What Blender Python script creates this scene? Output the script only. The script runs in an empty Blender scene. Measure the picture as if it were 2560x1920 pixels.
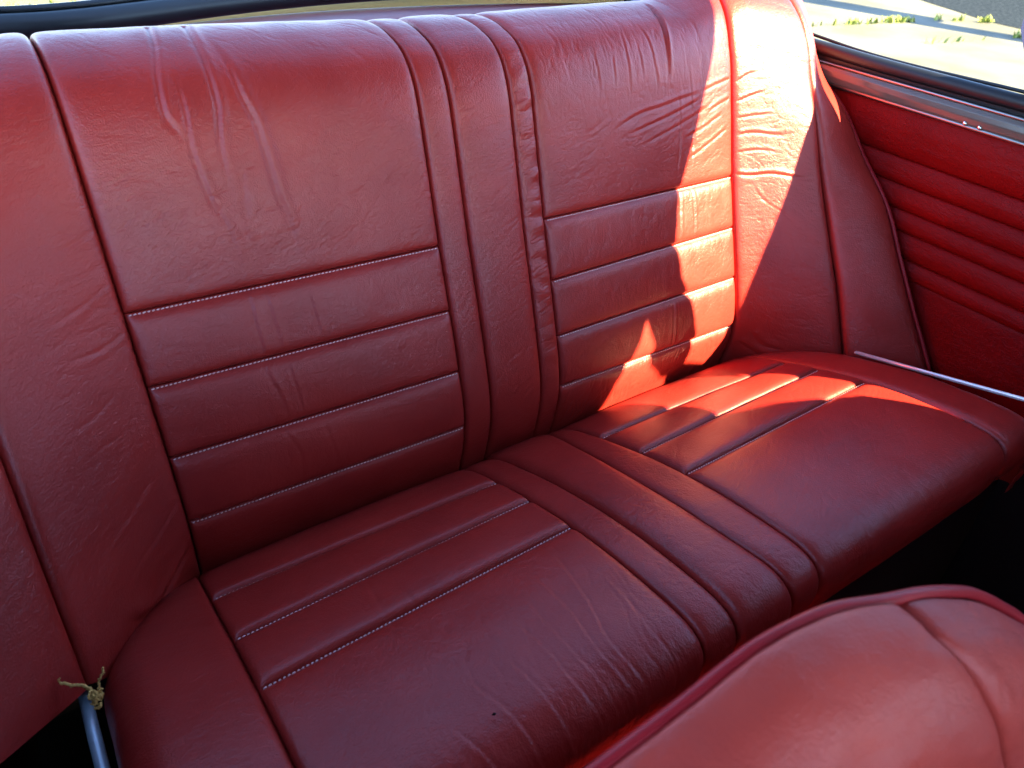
import bpy, math, random
import numpy as np
from mathutils import Vector, Matrix

scene = bpy.context.scene
COL = scene.collection
rng = np.random.default_rng(7)
random.seed(7)

# ------------------------------------------------------------------ camera, sky, sun, exposure
CAM = np.array([-0.511775, -0.454313, 1.066465])
RIGHT = (0.824415, -0.563066, 0.05742)
DOWN = (-0.292482, -0.510685, -0.808489)
FWD = (0.484556, 0.649736, -0.585703)
cd = bpy.data.cameras.new("camera")
cam = bpy.data.objects.new("camera", cd)
COL.objects.link(cam)
cam.matrix_world = Matrix(((RIGHT[0], -DOWN[0], -FWD[0], CAM[0]),
                           (RIGHT[1], -DOWN[1], -FWD[1], CAM[1]),
                           (RIGHT[2], -DOWN[2], -FWD[2], CAM[2]),
                           (0, 0, 0, 1)))
cd.sensor_width = 36
cd.lens = 26.98
cd.clip_start = 0.02
cd.clip_end = 400
cd.dof.use_dof = True
cd.dof.focus_distance = 1.05
cd.dof.aperture_fstop = 9.0
scene.camera = cam

SUN_AZ, SUN_EL = math.radians(28), math.radians(37.5)      # azimuth measured from -Y (car front) towards +X
SUN = np.array([math.sin(SUN_AZ) * math.cos(SUN_EL), -math.cos(SUN_AZ) * math.cos(SUN_EL), math.sin(SUN_EL)])
world = bpy.data.worlds.new("World")
scene.world = world
world.use_nodes = True
wn = world.node_tree
bgn = wn.nodes["Background"]
sky = wn.nodes.new("ShaderNodeTexSky")
sky.sky_type = 'NISHITA'
sky.sun_disc = False
sky.ozone_density = 5.0
sky.dust_density = 0.3
sky.sun_elevation = SUN_EL
sky.sun_rotation = math.pi - SUN_AZ
wn.links.new(sky.outputs[0], bgn.inputs[0])
bgn.inputs[1].default_value = 0.09
sl = bpy.data.lights.new("sun", 'SUN')
sl.energy = 4.2
sl.angle = math.radians(0.5)
sl.color = (1.0, 0.87, 0.50)
so = bpy.data.objects.new("sun", sl)
COL.objects.link(so)
so.rotation_euler = Vector(-SUN).to_track_quat('-Z', 'Y').to_euler()

scene.view_settings.view_transform = 'Standard'
scene.view_settings.look = 'None'
scene.view_settings.exposure = 3.85
scene.view_settings.gamma = 1.0
scene.view_settings.use_curve_mapping = False
scene.render.engine = 'CYCLES'
scene.cycles.max_bounces = 10
scene.cycles.caustics_reflective = False
scene.cycles.diffuse_bounces = 1
scene.cycles.transparent_max_bounces = 12

# ------------------------------------------------------------------ object helpers
def tag(o, label=None, cat=None, group=None, kind=None):
    if label: o["label"] = label
    if cat: o["category"] = cat
    if group: o["group"] = group
    if kind: o["kind"] = kind
    return o

def empty(name, loc=(0, 0, 0)):
    o = bpy.data.objects.new(name, None)
    o.empty_display_size = 0.05
    COL.objects.link(o)
    o.location = loc
    return o

def link(name, me, mat, parent=None, smooth=True):
    o = bpy.data.objects.new(name, me)
    COL.objects.link(o)
    if mat is not None: me.materials.append(mat)
    if parent is not None:
        o.parent = parent
        o.matrix_parent_inverse = Matrix.Translation(-Vector(parent.location)) if parent.type == 'EMPTY' and parent.parent is None else Matrix.Identity(4)
    if smooth: me.polygons.foreach_set("use_smooth", np.ones(len(me.polygons), bool))
    return o

def grid_mesh(name, P, UV=None, flip=False):
    """P: (n, m, 3) vertex grid -> quad mesh; UV (n, m, 2) in metres."""
    n, m = P.shape[:2]
    me = bpy.data.meshes.new(name)
    idx = np.arange(n * m).reshape(n, m)
    q = np.stack([idx[:-1, :-1], idx[1:, :-1], idx[1:, 1:], idx[:-1, 1:]], -1).reshape(-1, 4)
    if flip: q = q[:, ::-1]
    me.vertices.add(n * m)
    me.vertices.foreach_set("co", P.reshape(-1).astype(np.float32))
    me.loops.add(q.size)
    me.loops.foreach_set("vertex_index", q.reshape(-1).astype(np.int32))
    me.polygons.add(len(q))
    me.polygons.foreach_set("loop_start", np.arange(0, q.size, 4, dtype=np.int32))
    if UV is not None:
        uv = me.uv_layers.new(name="UVMap")
        uv.data.foreach_set("uv", UV.reshape(-1, 2)[q.reshape(-1)].reshape(-1).astype(np.float32))
    me.update()
    me.validate()
    return me

def raw_mesh(name, V, F):
    me = bpy.data.meshes.new(name)
    me.from_pydata([tuple(v) for v in V], [], [tuple(f) for f in F])
    me.update()
    return me

def tube_arrays(path, r, seg=10, caps=True):
    path = np.asarray(path, float)
    n = len(path)
    r = np.broadcast_to(np.asarray(r, float), (n,))
    T = np.gradient(path, axis=0)
    T /= np.linalg.norm(T, axis=1)[:, None] + 1e-12
    up = np.array([0, 0, 1.0]) if abs(T[0, 2]) < 0.9 else np.array([1.0, 0, 0])
    V = []
    N = np.cross(T[0], up); N /= np.linalg.norm(N)
    for i in range(n):
        N = N - T[i] * (N @ T[i]); N /= np.linalg.norm(N)
        B = np.cross(T[i], N)
        for j in range(seg):
            a = 2 * math.pi * j / seg
            V.append(path[i] + r[i] * (math.cos(a) * N + math.sin(a) * B))
    F = []
    for i in range(n - 1):
        for j in range(seg):
            k = (j + 1) % seg
            F.append((i * seg + j, i * seg + k, (i + 1) * seg + k, (i + 1) * seg + j))
    if caps:
        F.append(tuple(range(seg - 1, -1, -1)))
        F.append(tuple((n - 1) * seg + j for j in range(seg)))
    return V, F

def smooth_path(pts, n=40):
    P = np.asarray(pts, float)
    d = np.r_[0, np.cumsum(np.linalg.norm(np.diff(P, axis=0), axis=1))]
    t = np.linspace(0, d[-1], n)
    m = np.gradient(P, d, axis=0)
    i = np.clip(np.searchsorted(d, t, side='right') - 1, 0, len(P) - 2)
    h = (d[i + 1] - d[i])[:, None]; u = ((t - d[i]) / (d[i + 1] - d[i]))[:, None]
    return ((2 * u**3 - 3 * u**2 + 1) * P[i] + (u**3 - 2 * u**2 + u) * h * m[i] + (-2 * u**3 + 3 * u**2) * P[i + 1] + (u**3 - u**2) * h * m[i + 1])

def tube(name, path, r, mat, parent=None, seg=10):
    V, F = tube_arrays(path, r, seg)
    return link(name, raw_mesh(name, V, F), mat, parent)

def extrude_x(name, prof, x0, x1, mat, parent=None, axis='x', smooth=False, bevel=0.0):
    """closed 2-D profile swept along one axis; profile in the two other axes."""
    n = len(prof)
    def put(a, b, t):
        return (t, a, b) if axis == 'x' else ((a, t, b) if axis == 'y' else (a, b, t))
    V = [put(a, b, x0) for a, b in prof] + [put(a, b, x1) for a, b in prof]
    F = [(i, (i + 1) % n, n + (i + 1) % n, n + i) for i in range(n)]
    F += [tuple(range(n - 1, -1, -1)), tuple(range(n, 2 * n))]
    me = raw_mesh(name, V, F)
    import bmesh
    bm = bmesh.new(); bm.from_mesh(me)
    bmesh.ops.recalc_face_normals(bm, faces=bm.faces)
    if bevel: bmesh.ops.bevel(bm, geom=list(bm.edges), offset=bevel, segments=2, affect='EDGES', profile=0.5)
    bm.to_mesh(me); bm.free()
    return link(name, me, mat, parent, smooth)

def box(name, lo, hi, mat, parent=None, bevel=0.0):
    return extrude_x(name, [(lo[1], lo[2]), (hi[1], lo[2]), (hi[1], hi[2]), (lo[1], hi[2])], lo[0], hi[0], mat, parent, 'x', False, bevel)

# ------------------------------------------------------------------ numeric noise
def _hash(ix, iy, seed):
    h = (ix.astype(np.int64) * 374761393 + iy.astype(np.int64) * 668265263 + seed * 974711) & 0xFFFFFFFF
    h = ((h ^ (h >> 13)) * 1274126177) & 0xFFFFFFFF
    h = h ^ (h >> 16)
    return (h & 0xFFFF) / 65535.0

def noise2(x, y, seed=0):
    x = np.asarray(x, float); y = np.asarray(y, float)
    ix = np.floor(x); iy = np.floor(y)
    fx = x - ix; fy = y - iy
    ux = fx * fx * fx * (fx * (fx * 6 - 15) + 10); uy = fy * fy * fy * (fy * (fy * 6 - 15) + 10)
    def g(dx, dy):
        a = _hash(ix + dx, iy + dy, seed) * 2 * math.pi
        return np.cos(a) * (fx - dx) + np.sin(a) * (fy - dy)
    n0 = g(0, 0) * (1 - ux) + g(1, 0) * ux
    n1 = g(0, 1) * (1 - ux) + g(1, 1) * ux
    return (n0 * (1 - uy) + n1 * uy) * 1.5

def fbm(x, y, seed=0, oct=3):
    r = 0; a = 1.0
    for i in range(oct):
        r = r + a * noise2(x * 2**i, y * 2**i, seed + 31 * i); a *= 0.5
    return r

def creases(x, s, ang, l_len, l_wid, seed, width=0.10, warp=0.4):
    """meandering thin crease lines running along direction ang (radians from x axis); 0..1"""
    c, sn = math.cos(ang), math.sin(ang)
    a = x * c + s * sn; b = -x * sn + s * c
    w = warp * l_wid * fbm(a / l_len * 2.0, b / l_wid * 0.6, seed + 5, 2)
    n = noise2(a / l_len, (b + w) / l_wid, seed)
    gate = np.clip(0.5 + 1.6 * noise2(a / l_len * 0.8 + 9, b / l_wid * 0.5, seed + 77), 0, 1)
    return np.exp(-(n / width) ** 2) * gate

def seg_dist(x, s, poly):
    """signed distance to polyline (positive = right of travel) and fade along it."""
    best = np.full(x.shape, 1e9); sg = np.zeros(x.shape); tt = np.zeros(x.shape)
    P = smooth_path([(a, b, 0) for a, b in poly], max(6, 4 * len(poly)))[:, :2]
    L = len(P) - 1
    for i in range(L):
        a = P[i]; d = P[i + 1] - a; l2 = d @ d
        t = np.clip(((x - a[0]) * d[0] + (s - a[1]) * d[1]) / l2, 0, 1)
        ex = x - a[0] - t * d[0]; es = s - a[1] - t * d[1]
        dist = np.hypot(ex, es)
        m = dist < best
        best = np.where(m, dist, best)
        sg = np.where(m, np.sign(d[0] * es - d[1] * ex), sg)
        tt = np.where(m, (i + t) / L, tt)
    return best * sg, tt

def fold(x, s, poly, amp, wid, fade=(0.15, 0.25), ridge=0.7):
    """leather fold: a valley beside a ridge."""
    lo = np.array(poly).min(0) - 4 * wid; hi = np.array(poly).max(0) + 4 * wid
    m = (x > lo[0]) & (x < hi[0]) & (s > lo[1]) & (s < hi[1])
    out = np.zeros(x.shape)
    if not m.any(): return out
    d, t = seg_dist(x[m], s[m], poly)
    f = np.clip(t / max(fade[0], 1e-3), 0, 1) * np.clip((1 - t) / max(fade[1], 1e-3), 0, 1)
    f = f * f * (3 - 2 * f)
    out[m] = amp * f * (-np.exp(-(d / (0.55 * wid)) ** 2) + ridge * np.exp(-((d - 1.1 * wid) / (0.9 * wid)) ** 2) + 0.10 * ridge * np.exp(-((d + 1.6 * wid) / (1.4 * wid)) ** 2))
    return out

# ------------------------------------------------------------------ materials
def new_mat(name):
    m = bpy.data.materials.new(name); m.use_nodes = True
    nt = m.node_tree
    b = nt.nodes["Principled BSDF"]
    return m, nt, b

def N(nt, t, **kw):
    n = nt.nodes.new(t)
    for k, v in kw.items(): setattr(n, k, v)
    return n

def leather(name, col, rough=0.40, grain=0.30, spec=0.5, fine=0.35, coat=0.0, dark=0.75):
    m, nt, b = new_mat(name)
    L = nt.links.new
    uv = N(nt, "ShaderNodeUVMap")
    # colour: slow mottling, slightly darker in creased grain
    n1 = N(nt, "ShaderNodeTexNoise"); n1.inputs["Scale"].default_value = 9; n1.inputs["Detail"].default_value = 4
    L(uv.outputs[0], n1.inputs["Vector"])
    cr = N(nt, "ShaderNodeValToRGB")
    cr.color_ramp.elements[0].position = 0.3; cr.color_ramp.elements[1].position = 0.75
    cr.color_ramp.elements[0].color = (col[0] * dark, col[1] * dark * 0.9, col[2] * dark, 1)
    cr.color_ramp.elements[1].color = (*col, 1)
    L(n1.outputs[0], cr.inputs[0])
    L(cr.outputs[0], b.inputs["Base Color"])
    # roughness
    n2 = N(nt, "ShaderNodeTexNoise"); n2.inputs["Scale"].default_value = 25; n2.inputs["Detail"].default_value = 5
    L(uv.outputs[0], n2.inputs["Vector"])
    mr = N(nt, "ShaderNodeMapRange")
    mr.inputs[3].default_value = rough - 0.06; mr.inputs[4].default_value = rough + 0.08
    L(n2.outputs[0], mr.inputs[0]); L(mr.outputs[0], b.inputs["Roughness"])
    b.inputs["Specular IOR Level"].default_value = spec
    b.inputs["Coat Weight"].default_value = coat
    b.inputs["Coat Roughness"].default_value = 0.3
    # grain: pebbled cells + fine stretched wrinkles
    vo = N(nt, "ShaderNodeTexVoronoi"); vo.inputs["Scale"].default_value = 620
    vo.feature = 'F1'
    nz = N(nt, "ShaderNodeTexNoise"); nz.inputs["Scale"].default_value = 300
    L(uv.outputs[0], nz.inputs["Vector"])
    vm = N(nt, "ShaderNodeVectorMath"); vm.operation = 'MULTIPLY_ADD'
    vm.inputs[1].default_value = (0.0022, 0.0022, 0); L(nz.outputs["Color"], vm.inputs[0]); L(uv.outputs[0], vm.inputs[2])
    L(vm.outputs[0], vo.inputs["Vector"])
    def wr(scale, sx, sy, rot, w):
        mp = N(nt, "ShaderNodeMapping"); mp.inputs["Scale"].default_value = (sx, sy, 1); mp.inputs["Rotation"].default_value = (0, 0, rot)
        L(uv.outputs[0], mp.inputs["Vector"])
        n = N(nt, "ShaderNodeTexNoise"); n.inputs["Scale"].default_value = scale; n.inputs["Detail"].default_value = 3; n.inputs["Distortion"].default_value = 0.8
        L(mp.outputs[0], n.inputs["Vector"])
        a = N(nt, "ShaderNodeMath"); a.operation = 'SUBTRACT'; a.inputs[1].default_value = 0.5; L(n.outputs[0], a.inputs[0])
        c = N(nt, "ShaderNodeMath"); c.operation = 'ABSOLUTE'; L(a.outputs[0], c.inputs[0])
        e = N(nt, "ShaderNodeMapRange"); e.inputs[1].default_value = 0; e.inputs[2].default_value = 0.06; e.inputs[3].default_value = 0; e.inputs[4].default_value = w
        L(c.outputs[0], e.inputs[0]); return e.outputs[0]
    w1 = wr(60, 1.0, 2.2, 0.35, 1.0)
    w2 = wr(75, 2.2, 1.0, 0.2, 0.8)
    # masks so that wrinkles come and go
    n3 = N(nt, "ShaderNodeTexNoise"); n3.inputs["Scale"].default_value = 7; n3.inputs["Detail"].default_value = 2
    L(uv.outputs[0], n3.inputs["Vector"])
    mk = N(nt, "ShaderNodeMapRange"); mk.inputs[1].default_value = 0.42; mk.inputs[2].default_value = 0.62
    L(n3.outputs[0], mk.inputs[0])
    mx = N(nt, "ShaderNodeMix"); mx.data_type = 'FLOAT'
    L(mk.outputs[0], mx.inputs[0]); L(w1, mx.inputs[2]); L(w2, mx.inputs[3])
    b1 = N(nt, "ShaderNodeBump"); b1.inputs["Strength"].default_value = fine; b1.inputs["Distance"].default_value = 0.0006
    L(mx.outputs[0], b1.inputs["Height"])
    b2 = N(nt, "ShaderNodeBump"); b2.inputs["Strength"].default_value = grain; b2.inputs["Distance"].default_value = 0.0005
    L(vo.outputs[0], b2.inputs["Height"]); L(b1.outputs[0], b2.inputs["Normal"])
    L(b2.outputs[0], b.inputs["Normal"])
    return m

def plain(name, col, rough=0.5, metal=0.0, spec=0.5, noise=0.0, scale=80.0, bump=0.0):
    m, nt, b = new_mat(name)
    b.inputs["Base Color"].default_value = (*col, 1)
    b.inputs["Roughness"].default_value = rough
    b.inputs["Metallic"].default_value = metal
    b.inputs["Specular IOR Level"].default_value = spec
    tc = N(nt, "ShaderNodeTexCoord")
    n = N(nt, "ShaderNodeTexNoise"); n.inputs["Scale"].default_value = scale; n.inputs["Detail"].default_value = 5
    nt.links.new(tc.outputs["Object"], n.inputs["Vector"])
    if noise:
        mx = N(nt, "ShaderNodeMix"); mx.data_type = 'RGBA'
        mx.inputs[6].default_value = (*[c * (1 - noise) for c in col], 1); mx.inputs[7].default_value = (*[min(1, c * (1 + noise)) for c in col], 1)
        nt.links.new(n.outputs[0], mx.inputs[0]); nt.links.new(mx.outputs[2], b.inputs["Base Color"])
    if bump:
        bp = N(nt, "ShaderNodeBump"); bp.inputs["Strength"].default_value = bump; bp.inputs["Distance"].default_value = 0.002
        nt.links.new(n.outputs[0], bp.inputs["Height"]); nt.links.new(bp.outputs[0], b.inputs["Normal"])
    mr = N(nt, "ShaderNodeMapRange"); mr.inputs[3].default_value = max(0.02, rough - 0.05); mr.inputs[4].default_value = rough + 0.06
    nt.links.new(n.outputs[0], mr.inputs[0]); nt.links.new(mr.outputs[0], b.inputs["Roughness"])
    return m

LEATHER = (0.36, 0.021, 0.014)
M_SEAT = leather("red_leather", LEATHER, rough=0.38, grain=0.42, fine=0.20, spec=0.42, coat=0.05)
M_FRONT = leather("front_seat_leather", (0.50, 0.045, 0.026), rough=0.50, grain=0.35, fine=0.25, spec=0.36)
M_PIPE = leather("piping_leather", (0.34, 0.010, 0.014), rough=0.45, grain=0.1, fine=0.0, spec=0.25)
M_VINYL = leather("red_vinyl", (0.22, 0.002, 0.002), rough=0.45, grain=0.35, fine=0.45, spec=0.10)
M_SHELF = leather("shelf_vinyl", (0.26, 0.03, 0.045), rough=0.5, grain=0.5, fine=0.2)
M_THREAD = plain("thread", (0.85, 0.50, 0.45), 0.7, noise=0.2, scale=400)
M_DARK = plain("dark_lining", (0.012, 0.010, 0.010), 0.9, spec=0.1, noise=0.3)
M_RUBBER = plain("black_rubber", (0.008, 0.009, 0.011), 0.42, spec=0.35, noise=0.2)
M_CHROME = plain("chrome", (0.85, 0.85, 0.86), 0.10, metal=1.0)
M_ROD = plain("bright_rod", (0.92, 0.92, 0.92), 0.15, metal=0.4)
M_STEEL = plain("zinc_steel", (0.62, 0.68, 0.76), 0.35, metal=0.35, noise=0.15, scale=200, bump=0.1)
M_TRIM = plain("grey_trim", (0.10, 0.088, 0.072), 0.20, metal=0.1, spec=0.5, noise=0.05)
M_BEAD = plain("dull_chrome", (0.30, 0.29, 0.27), 0.35, metal=1.0)
M_BEIGE = plain("beige_trim", (0.80, 0.52, 0.16), 0.6, noise=0.08)
M_HEAD = plain("headliner", (0.20, 0.24, 0.36), 0.9, spec=0.1, noise=0.05)
M_CARPET = plain("red_carpet", (0.40, 0.01, 0.01), 0.95, spec=0.05, noise=0.4, scale=300, bump=0.8)
M_JUTE = plain("jute", (0.85, 0.44, 0.13), 0.9, spec=0.1, noise=0.35, scale=300)  # sunlit brightness of the fibres is put into the base colour
M_PAINT = plain("body_paint", (0.16, 0.20, 0.30), 0.4, noise=0.1)

def glass_mat():
    m, nt, b = new_mat("window_glass")
    nt.nodes.remove(b)
    out = nt.nodes["Material Output"]
    tr = N(nt, "ShaderNodeBsdfTransparent"); tr.inputs[0].default_value = (0.96, 0.98, 0.97, 1)
    gl = N(nt, "ShaderNodeBsdfGlossy"); gl.inputs["Roughness"].default_value = 0.02
    fr = N(nt, "ShaderNodeFresnel"); fr.inputs[0].default_value = 1.45
    ms = N(nt, "ShaderNodeMixShader")
    nt.links.new(fr.outputs[0], ms.inputs[0]); nt.links.new(tr.outputs[0], ms.inputs[1]); nt.links.new(gl.outputs[0], ms.inputs[2])
    nt.links.new(ms.outputs[0], out.inputs[0])
    return m
M_GLASS = glass_mat()

# ------------------------------------------------------------------ seat section curves (y, z), bench swept along x
def spline(P):
    P = np.array(P, float)
    d = np.r_[0, np.cumsum(np.linalg.norm(np.diff(P, axis=0), axis=1))]
    n = len(P); h = np.diff(d); k = P.shape[1]
    A = np.zeros((n, n)); r = np.zeros((n, k)); A[0, 0] = A[-1, -1] = 1
    for i in range(1, n - 1):
        A[i, i - 1] = h[i - 1]; A[i, i] = 2 * (h[i - 1] + h[i]); A[i, i + 1] = h[i]
        r[i] = 6 * ((P[i + 1] - P[i]) / h[i] - (P[i] - P[i - 1]) / h[i - 1])
    M2 = np.linalg.solve(A, r)
    def ev(s):
        s = np.clip(np.asarray(s, float), 0, d[-1]); i = np.clip(np.searchsorted(d, s) - 1, 0, n - 2)
        t0 = (d[i + 1] - s)[..., None]; t1 = (s - d[i])[..., None]; hh = h[i][..., None]
        return M2[i] * t0**3 / (6 * hh) + M2[i + 1] * t1**3 / (6 * hh) + (P[i] / hh - M2[i] * hh / 6) * t0 + (P[i + 1] / hh - M2[i + 1] * hh / 6) * t1
    return ev, d

BACK, _ = spline([(.236, .29), (.233, .33), (.2255, .37), (.2225, .418), (.241, .4976), (.2667, .574), (.293, .65), (.318, .73), (.335, .785), (.345, .815), (.358, .842), (.375, .861), (.40, .873), (.43, .878), (.47, .872), (.50, .855)])
SEAT, _ = spline([(.29, .27), (.245, .305), (.205, .347), (.135, .3856), (.0574, .416), (-.0199, .44), (-.08, .454), (-.145, .4635), (-.18, .4665), (-.20, .464), (-.213, .455), (-.2185, .44), (-.218, .42), (-.205, .37), (-.185, .30)])
def interp_curve(tab):
    tab = np.array(tab, float)
    t = np.linspace(tab[0, 0], tab[-1, 0], 160)
    m = np.gradient(tab[:, 1:], tab[:, 0], axis=0)
    i = np.clip(np.searchsorted(tab[:, 0], t, side='right') - 1, 0, len(tab) - 2)
    h = (tab[i + 1, 0] - tab[i, 0])[:, None]; u = ((t - tab[i, 0]) / (tab[i + 1, 0] - tab[i, 0]))[:, None]
    v = (2 * u**3 - 3 * u**2 + 1) * tab[i, 1:] + (u**3 - 2 * u**2 + u) * h * m[i] + (-2 * u**3 + 3 * u**2) * tab[i + 1, 1:] + (u**3 - u**2) * h * m[i + 1]
    return lambda s: np.stack([np.interp(s, t, v[:, c]) for c in range(v.shape[1])], -1)
WING = interp_curve([(.0, .03, .27), (.06, .06, .33), (.14, .098, .411), (.225, .137, .492), (.31, .183, .574), (.39, .225, .651), (.49, .269, .743), (.53, .289, .779), (.575, .307, .816), (.60, .327, .838), (.63, .352, .852), (.66, .385, .858), (.70, .43, .855), (.73, .46, .84)])
EDGE = interp_curve([(.0, -.06, .31), (.10, -.012, .39), (.2, .048, .469), (.265, .094, .531), (.36, .164, .623), (.41, .215, .667), (.475, .282, .732), (.515, .335, .766), (.54, .354, .787), (.575, .382, .821), (.605, .405, .844), (.64, .432, .862), (.70, .47, .85), (.73, .49, .84)])
XA, XW, XE = 0.44, 0.573, 0.66

def back_pos(x, s):
    ax = np.abs(x); sg = np.sign(x)
    b = BACK(s); w = WING(s); e = EDGE(s)
    u = np.clip((ax - XA) / (XW - XA), 0, 1)[..., None] ** 1.5
    v = np.clip((ax - XW) / (XE - XW), 0, 1.2)[..., None]
    yz = b * (1 - u) + w * u
    yz = np.where(ax[..., None] > XW, w * (1 - v) + e * v, yz)
    yz = yz + np.stack([0 * s, (-.009 + .010 * np.clip((-x - .05) / .39, 0, 1)) * np.clip((s - .52) / .1, 0, 1) + .034 * np.clip((x - .36) / .12, 0, 1) * np.clip((s - .56) / .09, 0, 1)], -1)
    return np.concatenate([x[..., None], yz], -1)

def seat_half(s):
    return 0.562 - 0.112 * np.clip((0.26 - s) / 0.18, 0, 1.2) ** 2

def seat_pos(x, s):
    yz = SEAT(s)
    p = np.concatenate([x[..., None], yz], -1)
    return p

def side_seat_pos(u, s, sg):
    """outer cushion panel: u 0 at the seam, 1 at the side edge, >1 down the side."""
    w = seat_half(s); xs = 0.4475 if sg < 0 else 0.462
    xs = np.minimum(xs, w - 0.012)
    yz = SEAT(s).copy()
    uu = np.clip(u, 0, 1)
    rad = np.minimum(0.04, (w - xs) * 0.8)
    flat = (w - xs) - rad
    # arc length style: first flat, then quarter round, then straight down
    x = np.where(u < .5, xs + flat * u / .5, 0)
    ang = np.clip((u - .5) / .5, 0, 1) * math.pi / 2
    x = np.where(u >= .5, xs + flat + rad * np.sin(ang), x)
    dz = np.where(u >= .5, rad * (1 - np.cos(ang)), 0) + np.clip(u - 1, 0, 9) * 0.10 * np.clip((.64 - s) / .12, .05, 1)
    dz = dz + 0.006 * np.clip(u, 0, 1) ** 2
    yz[..., 1] -= dz
    return np.concatenate([(sg * x)[..., None], yz], -1)

def edge_axis(a, b, fine=0.0005, coarse=0.0016, reach=0.012):
    """1-D sample positions dense at both ends."""
    L = b - a
    if L < 2.2 * reach: reach = L / 2.3
    n1 = max(5, int(reach / 0.0010))
    t = np.linspace(0, 1, n1) ** 1.7 * reach
    nm = max(2, int((L - 2 * reach) / coarse))
    mid = np.linspace(reach, L - reach, nm + 1)
    ax = np.concatenate([t[:-1], mid, (L - t[:-1])[::-1]])
    return ax / L

# edge types
def edge_fac(d, kind):
    if kind == 'seam':  return 1 - np.exp(-d / 0.0042), 0.0075 * np.exp(-d / 0.0011)
    if kind == 'ledge': return 1 - np.exp(-np.clip(d - 0.0035, 0, 9) / 0.0048), 0.004 * np.exp(-d / 0.0006)
    if kind == 'lip':   return 1 - np.exp(-d / 0.0034), 0.005 * np.exp(-d / 0.0010)
    if kind == 'soft':  return 1 - np.exp(-d / 0.010), 0.006 * np.exp(-d / 0.0022)
    return np.ones_like(d), 0 * d            # open

def panel(name, pos, x0, x1, s0, s1, mat, parent, h=0.007, edges=('seam', 'seam', 'seam', 'seam'), wr=None, crown=0.0, res=0.0016, flip=False, pre=None):
    """x0,x1: functions of s (or numbers); s0,s1: functions of x (or numbers).
    edges: (x0 side, x1 side, s0 side, s1 side)."""
    fx0 = x0 if callable(x0) else (lambda s: np.full(np.shape(s), float(x0)))
    fx1 = x1 if callable(x1) else (lambda s: np.full(np.shape(s), float(x1)))
    fs0 = s0 if callable(s0) else (lambda x: np.full(np.shape(x), float(s0)))
    fs1 = s1 if callable(s1) else (lambda x: np.full(np.shape(x), float(s1)))
    sm = float(np.mean(fs0(np.array(0.0)) + fs1(np.array(0.0))) / 2)
    xm0, xm1 = float(fx0(np.array(sm))), float(fx1(np.array(sm)))
    U = edge_axis(0, abs(xm1 - xm0), coarse=res)
    xm = (xm0 + xm1) / 2
    V = edge_axis(0, abs(float(fs1(np.array(xm))) - float(fs0(np.array(xm)))), coarse=res)
    u, v = np.meshgrid(U, V, indexing='ij')
    x = xm0 + (xm1 - xm0) * u
    for _ in range(2):
        s = fs0(x) * (1 - v) + fs1(x) * v
        x = fx0(s) * (1 - u) + fx1(s) * u
    p = pos(x, s)
    e = 5e-4
    dx = (pos(x + e, s) - pos(x - e, s)); ds = (pos(x, s + e) - pos(x, s - e))
    n = np.cross(dx, ds); n /= np.linalg.norm(n, axis=-1, keepdims=True) + 1e-12
    if flip: n = -n
    dl = np.abs(x - fx0(s)); dr = np.abs(fx1(s) - x); db = np.abs(s - fs0(x)); dt = np.abs(fs1(x) - s)
    f = 1.0; g = 0.0
    for d, k in zip((dl, dr, db, dt), edges):
        a, c = edge_fac(d, k); f = f * a; g = g + c
    cr = crown * (4 * u * (1 - u)) ** 0.8 * (4 * v * (1 - v)) ** 0.8
    disp = h * f + cr - g
    # gentle unevenness of the padding
    disp = disp + f * (0.0005 * fbm(x / .07, s / .07, 3, 2))
    if wr is not None: disp = disp + wr(x, s) * f
    p = p + n * disp[..., None]
    me = grid_mesh(name, p, np.stack([x, s], -1), flip=flip)
    o = link(name, me, mat, parent)
    return o

# crease recipes ---------------------------------------------------
def lin(sa, xa, sb, xb):
    return lambda x: sa + (sb - sa) * (x - xa) / (xb - xa)
band = lambda v, a, b, w: 1 / (1 + np.exp(-(v - a) / w)) * 1 / (1 + np.exp((v - b) / w))

FOLDS_L = [([(-.335, .668), (-.343, .618), (-.351, .59), (-.355, .566), (-.355, .551), (-.346, .533), (-.343, .515)], 0.00184, .0055, (.02, .3)),
           ([(-.337, .600), (-.336, .555), (-.339, .53), (-.339, .512), (-.336, .487), (-.332, .465), (-.325, .448), (-.321, .423), (-.318, .375)], 0.00129, .0050, (.2, .5)),
           ([(-.300, .668), (-.304, .613), (-.304, .59), (-.304, .572), (-.305, .554), (-.309, .535), (-.312, .508), (-.312, .481), (-.314, .455)], 0.00199, .0055, (.02, .5)),
           ([(-.292, .640), (-.282, .586), (-.278, .56), (-.272, .539), (-.269, .511), (-.267, .488), (-.265, .463), (-.26, .44), (-.257, .417), (-.258, .375)], 0.00184, .0060, (.3, .5)),
           ([(-.330, .47), (-.312, .44), (-.300, .41)], 0.00061, .006, (.3, .3)),
           ([(-.296, .50), (-.300, .46), (-.306, .43)], 0.00069, .007, (.3, .3))]
FOLDS_P = [([(-.319, .375), (-.319, .336), (-.318, .296)], 0.00091, .004, (.05, .1)),
           ([(-.302, .366), (-.299, .328), (-.297, .295)], 0.00070, .004, (.1, .1)),
           ([(-.255, .356), (-.252, .321), (-.251, .30)], 0.00056, .0035, (.2, .2)),
           ([(-.322, .289), (-.317, .264), (-.314, .256), (-.308, .213)], 0.00070, .004, (.05, .2)),
           ([(-.296, .289), (-.292, .25), (-.291, .213)], 0.00049, .0035, (.2, .2)),
           ([(-.318, .209), (-.305, .173), (-.307, .140)], 0.00056, .004, (.05, .2)),
           ([(-.27, .205), (-.266, .173), (-.262, .140)], 0.00035, .004, (.2, .2))]
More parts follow.
